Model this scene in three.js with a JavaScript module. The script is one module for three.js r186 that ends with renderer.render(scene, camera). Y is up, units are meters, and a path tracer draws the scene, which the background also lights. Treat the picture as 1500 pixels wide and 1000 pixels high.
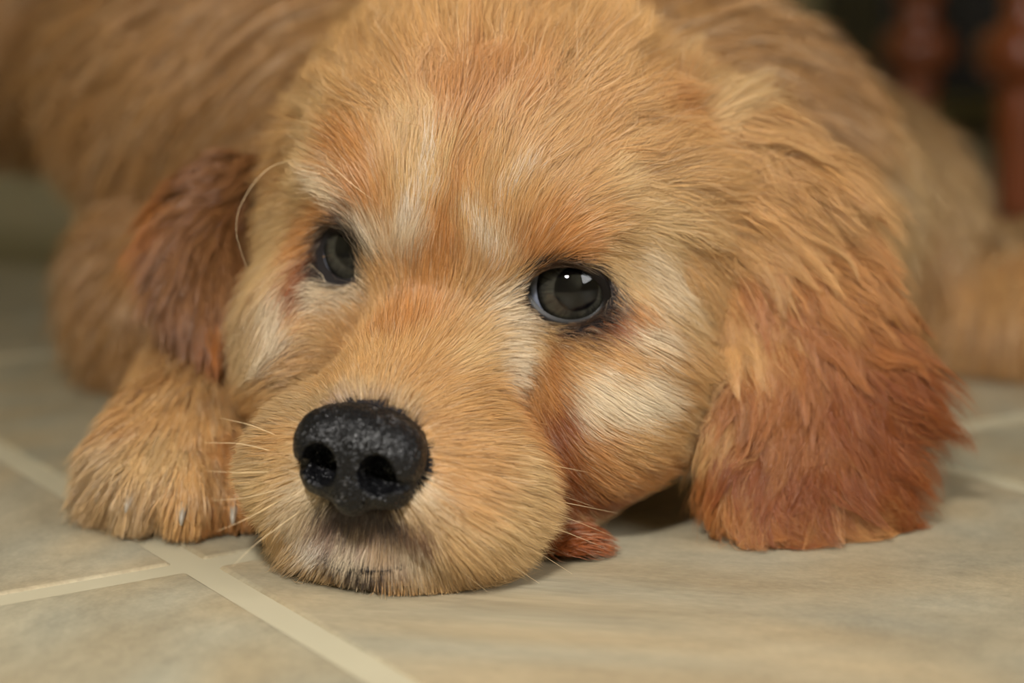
import * as THREE from 'three';
import { mergeGeometries } from 'three/addons/utils/BufferGeometryUtils.js';
import { RoundedBoxGeometry } from 'three/addons/geometries/RoundedBoxGeometry.js';
import { RectAreaLightUniformsLib } from 'three/addons/lights/RectAreaLightUniformsLib.js';
import { createNoise3D } from 'simplex-noise';

// ---------------------------------------------------------------------------
// Camera, light, exposure
// ---------------------------------------------------------------------------
const scene = new THREE.Scene();
const camera = new THREE.PerspectiveCamera(21.79, 1.5, 0.02, 20);
camera.position.set(0, 0.114, 0);
camera.rotation.set((-9.8 * Math.PI) / 180, 0, 0);
camera.focus = 0.375;
camera.userData.fStop = 6.3;
const renderer = new THREE.WebGLRenderer({ antialias: true });
renderer.toneMapping = THREE.LinearToneMapping;
renderer.toneMappingExposure = 0.91;
renderer.shadowMap.enabled = true;
renderer.shadowMap.type = THREE.PCFSoftShadowMap;
scene.background = new THREE.Color(0.55, 0.66, 0.8);           // daylight outside the window
RectAreaLightUniformsLib.init();

// daylight through the window to the right of the camera, and the small flash beside the lens
const daylight = new THREE.RectAreaLight(new THREE.Color(1.0, 0.97, 0.94), 7.4, 0.95, 0.9);
daylight.name = 'window_daylight';
daylight.position.set(1.13, 1.0, 0.6);
daylight.lookAt(0, 0.95, 0.45);
scene.add(daylight);
const flash = new THREE.RectAreaLight(new THREE.Color(1.0, 0.96, 0.9), 375, 0.055, 0.045);
flash.name = 'flash_light';
flash.position.set(-0.07, 0.35, -0.003);
flash.lookAt(-0.01, 0.05, -0.4);
scene.add(flash);

// ---------------------------------------------------------------------------
// Helpers
// ---------------------------------------------------------------------------
let seed = 20240611;
const rnd = () => { seed = (seed + 0x6d2b79f5) | 0; let t = Math.imul(seed ^ (seed >>> 15), 1 | seed); t = (t + Math.imul(t ^ (t >>> 7), 61 | t)) ^ t; return ((t ^ (t >>> 14)) >>> 0) / 4294967296; };
const noise = createNoise3D(rnd);
const taken = {};
function numbered(name) { const n = taken[name] = (taken[name] ?? -1) + 1; return n ? name + '_' + String(n).padStart(3, '0') : name; }
function obj(name, geometry, material, parent = scene) {
  const m = new THREE.Mesh(geometry, material);
  m.name = parent === scene ? numbered(name) : name;
  m.castShadow = m.receiveShadow = true;
  parent.add(m);
  return m;
}
function group(name, parent = scene) { const g = new THREE.Group(); g.name = parent === scene ? numbered(name) : name; parent.add(g); return g; }
function tag(o, label, category, set) { Object.assign(o.userData, { label, category }); if (set) o.userData.group = set; return o; }
function setting(o, label) { o.userData.kind = 'structure'; if (label) o.userData.label = label; return o; }
const rgb = (r, g, b) => new THREE.Color().setRGB(r / 255, g / 255, b / 255, THREE.SRGBColorSpace);
// ---------------------------------------------------------------------------
// Shape of the puppy as a distance field, in millimetres (y up, floor at y = 0)
// ---------------------------------------------------------------------------
const V = (x, y, z) => new THREE.Vector3(x, y, z);
const clamp = (x, a, b) => (x < a ? a : x > b ? b : x);
const lerp = (a, b, t) => a + (b - a) * t;
const smooth = (a, b, x) => { const t = clamp((x - a) / (b - a), 0, 1); return t * t * (3 - 2 * t); };
const rad = (d) => (d * Math.PI) / 180;
const smin = (a, b, k) => { const h = Math.max(k - Math.abs(a - b), 0) / k; return Math.min(a, b) - h * h * k * 0.25; };
const smax = (a, b, k) => -smin(-a, -b, k);
// the head has axes of its own: x to its left, y up, z along the muzzle; origin between the eyes
const HEAD_AT = V(-13, 61.4, -391);
const HEAD_TURN = new THREE.Matrix4().makeRotationFromEuler(new THREE.Euler(rad(2.2), rad(-16.8), rad(-7.1), 'YXZ'));
const hm = HEAD_TURN.elements;
const headToWorld = (v) => v.clone().applyMatrix4(HEAD_TURN).add(HEAD_AT);
const headDir = (v) => v.clone().applyMatrix4(HEAD_TURN);
const ell = (x, y, z, cx, cy, cz, rx, ry, rz) => {
  const ax = (x - cx) / rx, ay = (y - cy) / ry, az = (z - cz) / rz;
  const k0 = Math.sqrt(ax * ax + ay * ay + az * az), bx = ax / rx, by = ay / ry, bz = az / rz;
  const k1 = Math.sqrt(bx * bx + by * by + bz * bz);
  return k1 < 1e-9 ? -Math.min(rx, ry, rz) : (k0 * (k0 - 1)) / k1;
};
const cone = (x, y, z, ax, ay, az, ra, bx, by, bz, rb) => {
  const dx = bx - ax, dy = by - ay, dz = bz - az, px = x - ax, py = y - ay, pz = z - az;
  const t = clamp((px * dx + py * dy + pz * dz) / (dx * dx + dy * dy + dz * dz), 0, 1);
  return Math.hypot(px - dx * t, py - dy * t, pz - dz * t) - lerp(ra, rb, t);
};
const EYES = [-1, 1].map((s) => ({ s, at: V(s * 24.4, 0, -8.2), out: V(s * 0.2, 0.02, 0.97).normalize() }));
function headField(wx, wy, wz) {
  const dx = wx - HEAD_AT.x, dy = wy - HEAD_AT.y, dz = wz - HEAD_AT.z, far = Math.hypot(dx, dy, dz + 25);
  if (far > 140) return far - 100;
  const x = hm[0] * dx + hm[1] * dy + hm[2] * dz, y = hm[4] * dx + hm[5] * dy + hm[6] * dz, z = hm[8] * dx + hm[9] * dy + hm[10] * dz, a = Math.abs(x);
  let d = ell(a, y, z, 0, 11, -38, 50, 44, 47);
  d = smin(d, ell(a, y, z, 35, -24, -18, 19, 25, 29), 12);       // cheeks
  d = smin(d, ell(a, y, z, 19, 16, 0, 14, 6.5, 6), 10);            // brows
  d = smin(d, ell(a, y, z, 0, -48, -16, 34, 17, 42), 14);        // lower jaw
  let m = cone(x, y, z, 0, -20, 2, 17.5, 0, -30, 38, 14.5);        // bridge
  m = smin(m, ell(a, y, z, 15.5, -40, 25, 16.5, 16, 23), 9);     // flews
  m = smin(m, ell(a, y, z, 0, -43, 34, 13, 10.5, 11), 5);         // upper lip
  m = smin(m, ell(a, y, z, 0, -54, 22, 26, 9.5, 24), 5);          // chin
  d = smin(d, m, 7);
  d = smax(d, -ell(x, y, z, 0, -28.5, 49, 11, 8.6, 13), 1.5);    // room for the nose leather
  for (const e of EYES) {
    const ex = x - e.at.x, ey = y - e.at.y, ez = z - e.at.z;
    const along = ex * e.out.x + ey * e.out.y + ez * e.out.z;
    if (along < -14 || along > 30) continue;
    const ball = Math.hypot(ex, ey, ez) - 10.4;
    const px = ex - along * e.out.x, py = ey - along * e.out.y, pz = ez - along * e.out.z;
    const q = Math.hypot(Math.hypot(px, pz) / 9.2, py / 7.2), open = along > 0 ? (q - 1) * 7 : 9;
    d = smax(d, -Math.min(ball, open), 1.5);
  }
  return d;
}
// ears: flat flaps along a centre line [x, y, z, half width, half thickness]
function flap(line, across) {
  const n = line.length - 1;
  const segs = [];
  let mid = V(0, 0, 0);
  for (const l of line) mid.add(V(l[0], l[1], l[2]));
  mid.divideScalar(line.length);
  let reach = 0;
  for (const l of line) reach = Math.max(reach, mid.distanceTo(V(l[0], l[1], l[2])) + l[3]);
  for (let i = 0; i < n; i++) {
    const a = V(...line[i].slice(0, 3)), b = V(...line[i + 1].slice(0, 3)), t = b.clone().sub(a), len = t.length();
    t.normalize();
    const w = across[i].clone().addScaledVector(t, -across[i].dot(t)).normalize(), m = t.clone().cross(w);
    segs.push({ a, t, w, m, len, wa: line[i][3], wb: line[i + 1][3], ha: line[i][4], hb: line[i + 1][4] });
  }
  return (x, y, z) => {
    const far = Math.hypot(x - mid.x, y - mid.y, z - mid.z) - reach;
    if (far > 30) return far;
    let best = 1e9;
    for (const s of segs) {
      const px = x - s.a.x, py = y - s.a.y, pz = z - s.a.z, at = px * s.t.x + py * s.t.y + pz * s.t.z, k = clamp(at / s.len, 0, 1);
      const u = px * s.w.x + py * s.w.y + pz * s.w.z, v = px * s.m.x + py * s.m.y + pz * s.m.z, over = at - k * s.len;
      const W = lerp(s.wa, s.wb, k), H = lerp(s.ha, s.hb, k);
      const d = ell(u, v, over, 0, 0, 0, W, H, Math.min(W, 14));
      best = best > 1e8 ? d : smin(best, d, 6);
    }
    return best;
  };
}
const EAR_NEAR = [[50, 88, -421, 9, 5], [60, 75, -418, 13, 5], [66, 54, -413, 17, 4.5], [69, 33, -405, 21, 4.5], [67, 17, -399, 21, 4.5], [64, 8, -394, 17, 4]];
const EAR_FAR = [[-68, 79, -452, 6, 3.5], [-76, 74, -450, 9, 3.5], [-79, 63, -444, 10, 3.5], [-75, 52, -436, 8.5, 3.5], [-71, 45, -429, 6, 3.5]];
const earNear = flap(EAR_NEAR, [V(1, 0.1, -0.15), V(1, 0, -0.2), V(1, 0, -0.2), V(1, 0, -0.25), V(1, 0, -0.25)]);
const earFar = flap(EAR_FAR, [V(0.6, 0.6, 0.4), V(1, 0.1, 0.4), V(1, 0, 0.4), V(1, 0, 0.4)]);
function pawField(x, y, z) {
  const far = Math.hypot(x + 80, y - 15, z + 440);
  if (far > 130) return far - 95;
  let d = cone(x, y, z, -80, 17, -424, 16, -78, 24, -520, 24);
  d = smin(d, ell(x, y, z, -81, 14, -412, 18, 13, 15), 6);
  d = smin(d, ell(x, y, z, -94.5, 9, -411, 6.8, 8.5, 10), 2.5);      // toes
  d = smin(d, ell(x, y, z, -86, 10.5, -401.5, 7, 9.5, 11), 2.5);
  d = smin(d, ell(x, y, z, -74, 10, -398, 7, 9.5, 11), 2.5);
  d = smin(d, ell(x, y, z, -64, 8.5, -403, 6, 8, 10), 2.5);
  // the other front paw, folded under the cheek
  d = Math.min(d, ell(x, y, z, 13, 3, -380, 8, 3.4, 7));
  return d;
}
function torsoField(x, y, z) {
  let d = cone(x, y, z, -10, 66, -440, 44, 5, 72, -540, 66);          // neck
  d = smin(d, ell(x, y, z, 30, 62, -545, 88, 66, 66), 30);            // shoulders
  d = smin(d, ell(x, y, z, -45, 98, -690, 125, 84, 150), 36);         // trunk
  d = smin(d, ell(x, y, z, -190, 138, -770, 140, 72, 110), 30);       // haunch
  d = smin(d, ell(x, y, z, -114, 28, -590, 30, 34, 46), 14);          // elbow
  d = smin(d, ell(x, y, z, 116, 36, -650, 52, 58, 75), 20);           // hind leg, thigh
  d = smin(d, ell(x, y, z, 188, 20, -615, 48, 28, 48), 16);           // hind leg, shank
  return d;
}
const GROUPS = [headField, earNear, earFar, pawField, torsoField];
function bodyField(x, y, z) {
  const t = torsoField(x, y, z);
  let d = smin(headField(x, y, z), t, 16);
  d = smin(d, earNear(x, y, z), 3 + 12 * smooth(45, 80, y));
  d = smin(d, earFar(x, y, z), 3);
  d = smin(d, pawField(x, y, z), 5);
  return Math.max(d, 0.6 - y);
}
function groupAt(x, y, z) {
  let best = 0, at = 1e9;
  GROUPS.forEach((g, i) => { const d = g(x, y, z) + (i === 4 ? 2 : i === 0 ? 1 : 0); if (d < at) { at = d; best = i; } });
  return best;
}
function normalAt(x, y, z, e = 1.2) {
  const n = V(bodyField(x + e, y, z) - bodyField(x - e, y, z), bodyField(x, y + e, z) - bodyField(x, y - e, z), bodyField(x, y, z + e) - bodyField(x, y, z - e));
  return n.lengthSq() < 1e-12 ? V(0, 1, 0) : n.normalize();
}
// ---------------------------------------------------------------------------
// The room
// ---------------------------------------------------------------------------
function grain(size, paint) {
  const data = new Uint8Array(size * size * 4);
  for (let j = 0; j < size; j++) for (let i = 0; i < size; i++) {
    const c = paint(i / size, j / size);
    for (let k = 0; k < 3; k++) data[(j * size + i) * 4 + k] = clamp(c[k], 0, 255);
    data[(j * size + i) * 4 + 3] = 255;
  }
  const t = new THREE.DataTexture(data, size, size);
  t.wrapS = t.wrapT = THREE.RepeatWrapping; t.magFilter = THREE.LinearFilter; t.minFilter = THREE.LinearMipmapLinearFilter; t.generateMipmaps = true; t.needsUpdate = true;
  return t;
}
// noise that repeats over the unit square
const ring = (u, v, f, s) => { const a = u * 2 * Math.PI, b = v * 2 * Math.PI; return noise(Math.cos(a) * f * 0.16 + s, Math.sin(a) * f * 0.16 + Math.cos(b) * f * 0.16, Math.sin(b) * f * 0.16 - s); };
const tileColour = grain(1024, (u, v) => {
  const big = ring(u, v, 9, 3) * 0.6 + ring(u, v, 22, 9) * 0.4, streak = ring(u * 1, v, 60, 17) * 0.5 + ring(u, v, 130, 31) * 0.5, fine = ring(u, v, 420, 5);
  const k = 1 + big * 0.08 + streak * 0.06 + fine * 0.05, warm = ring(u, v, 14, 40) * 5;
  return [168 * k + warm, 158 * k, 134 * k - warm];
});
tileColour.colorSpace = THREE.SRGBColorSpace;
const tileRelief = grain(1024, (u, v) => { const k = 128 + ring(u, v, 40, 60) * 50 + ring(u, v, 160, 71) * 40 + ring(u, v, 480, 80) * 30; return [k, k, k]; });
const tileMat = [0, 1, 2, 3].map((n) => {
  const map = tileColour.clone(), bumpMap = tileRelief.clone();
  for (const t of [map, bumpMap]) { t.repeat.set(2.2, 2.2); t.offset.set(n * 0.37, n * 0.61); t.needsUpdate = true; }
  return new THREE.MeshPhysicalMaterial({ map, bumpMap, bumpScale: 0.00015, roughness: 0.48, color: rgb([250, 255, 246, 252][n], [250, 253, 248, 252][n], [248, 250, 246, 252][n]) });
});
const groutMat = new THREE.MeshStandardMaterial({ color: rgb(184, 175, 148), roughness: 0.9, bumpMap: tileRelief, bumpScale: 0.001 });
const wallMat = new THREE.MeshStandardMaterial({ color: rgb(206, 198, 162), roughness: 0.9 });
const ceilingMat = new THREE.MeshStandardMaterial({ color: rgb(225, 222, 212), roughness: 0.95 });
const whitePaint = new THREE.MeshStandardMaterial({ color: rgb(230, 228, 220), roughness: 0.6 });

const slab = (w, h, d, x, y, z) => new THREE.BoxGeometry(w, h, d).translate(x, y, z);
const floor = setting(group('floor'), 'beige ceramic tile floor with pale grout lines');
const R = { x0: -1.7, x1: 1.15, z0: -2.6, z1: 1.2, top: 2.4 };
const base = obj('grout', slab(R.x1 - R.x0, 0.05, R.z1 - R.z0, (R.x0 + R.x1) / 2, -0.0256, (R.z0 + R.z1) / 2), groutMat, floor);
base.userData.label = 'pale cream grout between the tiles';
{
  // tiles laid at an angle to the room; every one is a slab with worn edges
  const A = 0.2036, B = 0.2695, joint = 0.0068, corner = V(-0.0694, 0, -0.3741), turn = rad(34);
  const ax = V(Math.cos(turn), 0, -Math.sin(turn)), bx = V(-Math.sin(turn), 0, -Math.cos(turn));
  const tileGeo = [0, 1].map(() => {
    const g = new RoundedBoxGeometry(A - joint, 0.009, B - joint, 3, 0.0016), p = g.attributes.position, uv = g.attributes.uv;
    for (let i = 0; i < p.count; i++) uv.setXY(i, p.getX(i), p.getZ(i));
    return g;
  });
  for (let i = -9; i <= 9; i++) for (let j = -7; j <= 8; j++) {
    const c = corner.clone().addScaledVector(ax, (i + 0.5) * A).addScaledVector(bx, (j + 0.5) * B);
    if (c.x < R.x0 + 0.16 || c.x > R.x1 - 0.16 || c.z < R.z0 + 0.16 || c.z > R.z1 - 0.16) continue;
    const t = obj('tile', tileGeo[0], tileMat[(i * 5 + j * 3 + 40) % 4], floor);
    t.position.set(c.x, -0.0045, c.z);
    t.rotation.y = turn + (((i + j) & 1) ? Math.PI : 0);
  }
}
setting(obj('wall_back', slab(R.x1 - R.x0 + 0.2, R.top + 0.1, 0.1, (R.x0 + R.x1) / 2, R.top / 2 - 0.05, R.z0 - 0.05), wallMat), 'dim olive painted wall behind the chair');
setting(obj('wall_left', slab(0.1, R.top + 0.1, R.z1 - R.z0, R.x0 - 0.05, R.top / 2 - 0.05, (R.z0 + R.z1) / 2), wallMat));
setting(obj('ceiling', slab(R.x1 - R.x0 + 0.2, 0.1, R.z1 - R.z0 + 0.2, (R.x0 + R.x1) / 2, R.top + 0.05, (R.z0 + R.z1) / 2), ceilingMat));
setting(obj('wall_front', slab(R.x1 - R.x0 + 0.2, R.top + 0.1, 0.1, (R.x0 + R.x1) / 2, R.top / 2 - 0.05, R.z1 + 0.05), wallMat));
{
  // right wall, with the window opening that gives the daylight
  const w0 = 0.07, w1 = 1.13, h0 = 0.5, h1 = 1.5, x = R.x1 + 0.05;
  const parts = [slab(0.1, R.top + 0.1, w0 - R.z0, x, R.top / 2 - 0.05, (R.z0 + w0) / 2), slab(0.1, R.top + 0.1, R.z1 - w1, x, R.top / 2 - 0.05, (R.z1 + w1) / 2),
    slab(0.1, h0 + 0.1, w1 - w0, x, h0 / 2 - 0.05, (w0 + w1) / 2), slab(0.1, R.top - h1, w1 - w0, x, (R.top + h1) / 2, (w0 + w1) / 2)];
  setting(obj('wall_right', mergeGeometries(parts), wallMat));
  const win = setting(group('window_1'), 'white framed window letting in daylight');
  const bar = (w, h, z, y) => obj('frame_bar', slab(0.04, h, w, x, y, z), whitePaint, win);
  bar(w1 - w0, 0.05, (w0 + w1) / 2, h0 + 0.025); bar(w1 - w0, 0.05, (w0 + w1) / 2, h1 - 0.025);
  bar(0.05, h1 - h0 - 0.1, w0 + 0.025, (h0 + h1) / 2); bar(0.05, h1 - h0 - 0.1, w1 - 0.025, (h0 + h1) / 2); bar(0.03, h1 - h0 - 0.1, (w0 + w1) / 2, (h0 + h1) / 2);
  obj('pane', slab(0.004, h1 - h0 - 0.1, w1 - w0 - 0.1, x, (h0 + h1) / 2, (w0 + w1) / 2), new THREE.MeshPhysicalMaterial({ color: 0xffffff, transmission: 1, roughness: 0, thickness: 0 }), win);
}

// ---------------------------------------------------------------------------
// Furniture behind the puppy
// ---------------------------------------------------------------------------
const woodColour = grain(512, (u, v) => { const k = 1 + 0.16 * ring(u, v * 0.15, 60, 3) + 0.12 * ring(u, v, 12, 8); return [122 * k, 60 * k, 24 * k]; });
woodColour.colorSpace = THREE.SRGBColorSpace;
const wood = new THREE.MeshPhysicalMaterial({ map: woodColour, roughness: 0.35, clearcoat: 0.4, clearcoatRoughness: 0.25 });
const darkWood = new THREE.MeshPhysicalMaterial({ color: rgb(20, 14, 11), roughness: 0.5 });
{
  const chair = tag(group('wooden_chair'), 'reddish brown wooden chair with turned legs behind the puppy', 'chair');
  chair.position.set(0.314, 0, -1.1);
  chair.rotation.y = rad(-5.6);
  // profile of a turned leg, from the floor up: [radius, height] in mm
  const turned = [[0, 0], [11, 0], [13, 6], [14.5, 40], [16, 58], [17, 78], [15, 85], [22, 87], [27, 91], [29.5, 98], [29.5, 108], [27, 115], [20, 118], [15, 122], [15.5, 140], [18, 146], [25, 152], [27, 160], [24, 170], [19, 182], [17, 210], [18, 260], [21, 310], [22, 340], [17, 350], [22, 357], [22, 430], [0, 430]];
  const legShape = new THREE.LatheGeometry(turned.map(([r, h]) => new THREE.Vector2(r / 1000, h / 1000)), 40);
  for (const [x, z] of [[-0.0, 0.0], [0.4, 0.0], [-0.02, -0.36], [0.38, -0.36]]) obj('leg', legShape, wood, chair).position.set(x, 0, z);
  const rail = (x0, z0, x1, z1, y) => {
    const len = Math.hypot(x1 - x0, z1 - z0), prof = [[0, 0], [8, 0], [10, len * 200], [14, len * 430], [15, len * 500], [14, len * 570], [10, len * 800], [8, len * 1000], [0, len * 1000]];
    const r = obj('stretcher', new THREE.LatheGeometry(prof.map(([a, h]) => new THREE.Vector2(a / 1000, h / 1000)), 24), wood, chair);
    r.position.set(x0, y, z0); r.quaternion.setFromUnitVectors(V(0, 1, 0), V(x1 - x0, 0, z1 - z0).normalize());
  };
  rail(0, 0, 0.4, 0, 0.215); rail(-0.02, -0.36, 0.38, -0.36, 0.215); rail(0, 0, -0.02, -0.36, 0.24); rail(0.4, 0, 0.38, -0.36, 0.24);
  obj('seat', new RoundedBoxGeometry(0.47, 0.035, 0.45, 4, 0.015).translate(0.19, 0.4475, -0.18), wood, chair);
  for (const x of [-0.01, 0.39]) { const p = obj('back_post', new THREE.LatheGeometry([[0, 0], [17, 0], [18, 60], [14, 120], [17, 200], [15, 330], [12, 430], [0, 440]].map(([r, h]) => new THREE.Vector2(r / 1000, h / 1000)), 24), wood, chair); p.position.set(x, 0.46, -0.37); p.rotation.x = rad(-8); }
  for (const h of [0.62, 0.75, 0.86]) { const s = obj('back_slat', new RoundedBoxGeometry(0.4, 0.055, 0.016, 3, 0.007), wood, chair); s.position.set(0.19, h, -0.37 - (h - 0.46) * Math.tan(rad(8))); }

  const cab = tag(group('dark_cabinet'), 'black brown cabinet on short feet behind the chair', 'cabinet');
  cab.position.set(0.75, 0, -2.1);
  obj('body', new RoundedBoxGeometry(0.72, 0.72, 0.4, 3, 0.008).translate(0, 0.41, 0), darkWood, cab);
  for (const x of [-0.175, 0.175]) { const d = obj('door', new RoundedBoxGeometry(0.335, 0.66, 0.02, 3, 0.006).translate(x, 0.41, 0.208), darkWood, cab); obj('knob', new THREE.SphereGeometry(0.014, 20, 14).translate(x + (x < 0 ? 0.13 : -0.13), 0.45, 0.232), wood, d); }
  for (const x of [-0.31, 0.31]) for (const z of [-0.15, 0.15]) obj('foot', new THREE.CylinderGeometry(0.022, 0.016, 0.052, 20).translate(x, 0.026, z), darkWood, cab);

  // small flash beside the lens, with the light just in front of its face
  const unit = tag(group('flash_unit'), 'small black flash unit beside the lens', 'flash');
  unit.position.copy(flash.position); unit.quaternion.copy(flash.quaternion).multiply(new THREE.Quaternion().setFromAxisAngle(V(0, 1, 0), Math.PI));
  obj('housing', new RoundedBoxGeometry(0.07, 0.06, 0.05, 3, 0.005).translate(0, 0, -0.032), darkWood, unit);
  obj('flash_lens', new RoundedBoxGeometry(0.055, 0.045, 0.003, 2, 0.001).translate(0, 0, -0.005), new THREE.MeshStandardMaterial({ color: 0xffffff, emissive: rgb(255, 246, 230), emissiveIntensity: 5 }), unit);
}
// Meshes a distance field with surface nets on a box of cells; far cells are skipped by blocks.
function mesh3(field, lo, hi, cell) {
  const [nx, ny, nz] = [0, 1, 2].map((i) => Math.ceil((hi[i] - lo[i]) / cell) + 2), B = 5, N = nx * ny * nz, f = new Float32Array(N).fill(NaN);
  const at = (i, j, k) => i + nx * (j + ny * k);
  for (let k = 0; k < nz; k += B) for (let j = 0; j < ny; j += B) for (let i = 0; i < nx; i += B) {
    const h = (B * cell) / 2, c = field(lo[0] + i * cell + h, lo[1] + j * cell + h, lo[2] + k * cell + h), skip = Math.abs(c) > B * cell * 1.6;
    for (let c3 = k; c3 < Math.min(k + B, nz); c3++) for (let c2 = j; c2 < Math.min(j + B, ny); c2++) for (let c1 = i; c1 < Math.min(i + B, nx); c1++) {
      f[at(c1, c2, c3)] = skip ? c : field(lo[0] + c1 * cell, lo[1] + c2 * cell, lo[2] + c3 * cell);
    }
  }
  const id = new Int32Array(N).fill(-1), pos = [], idx = [];
  const corner = [0, 1, nx, nx + 1, nx * ny, nx * ny + 1, nx * ny + nx, nx * ny + nx + 1];
  const edges = [[0, 1], [2, 3], [4, 5], [6, 7], [0, 2], [1, 3], [4, 6], [5, 7], [0, 4], [1, 5], [2, 6], [3, 7]];
  for (let k = 0; k < nz - 1; k++) for (let j = 0; j < ny - 1; j++) for (let i = 0; i < nx - 1; i++) {
    const o = at(i, j, k);
    let inside = 0;
    for (let c = 0; c < 8; c++) if (f[o + corner[c]] < 0) inside++;
    if (inside === 0 || inside === 8) continue;
    let x = 0, y = 0, z = 0, n = 0;
    for (const [a, b] of edges) {
      const fa = f[o + corner[a]], fb = f[o + corner[b]];
      if (fa < 0 === fb < 0) continue;
      const t = fa / (fa - fb);
      x += lerp(a & 1, b & 1, t); y += lerp((a >> 1) & 1, (b >> 1) & 1, t); z += lerp(a >> 2, b >> 2, t); n++;
    }
    id[o] = pos.length / 3;
    pos.push(lo[0] + (i + x / n) * cell, lo[1] + (j + y / n) * cell, lo[2] + (k + z / n) * cell);
  }
  const quad = (a, b, c, d, flip) => { if (a < 0 || b < 0 || c < 0 || d < 0) return; if (flip) idx.push(a, c, b, a, d, c); else idx.push(a, b, c, a, c, d); };
  const Y = nx, Z = nx * ny;
  for (let k = 1; k < nz - 1; k++) for (let j = 1; j < ny - 1; j++) for (let i = 1; i < nx - 1; i++) {
    const o = at(i, j, k), s = f[o] < 0;
    if (s !== f[o + 1] < 0) quad(id[o], id[o - Y], id[o - Y - Z], id[o - Z], !s);
    if (s !== f[o + Y] < 0) quad(id[o], id[o - 1], id[o - 1 - Z], id[o - Z], s);
    if (s !== f[o + Z] < 0) quad(id[o], id[o - 1], id[o - 1 - Y], id[o - Y], !s);
  }
  return { pos: Float32Array.from(pos), idx: Uint32Array.from(idx) };
}
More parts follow.
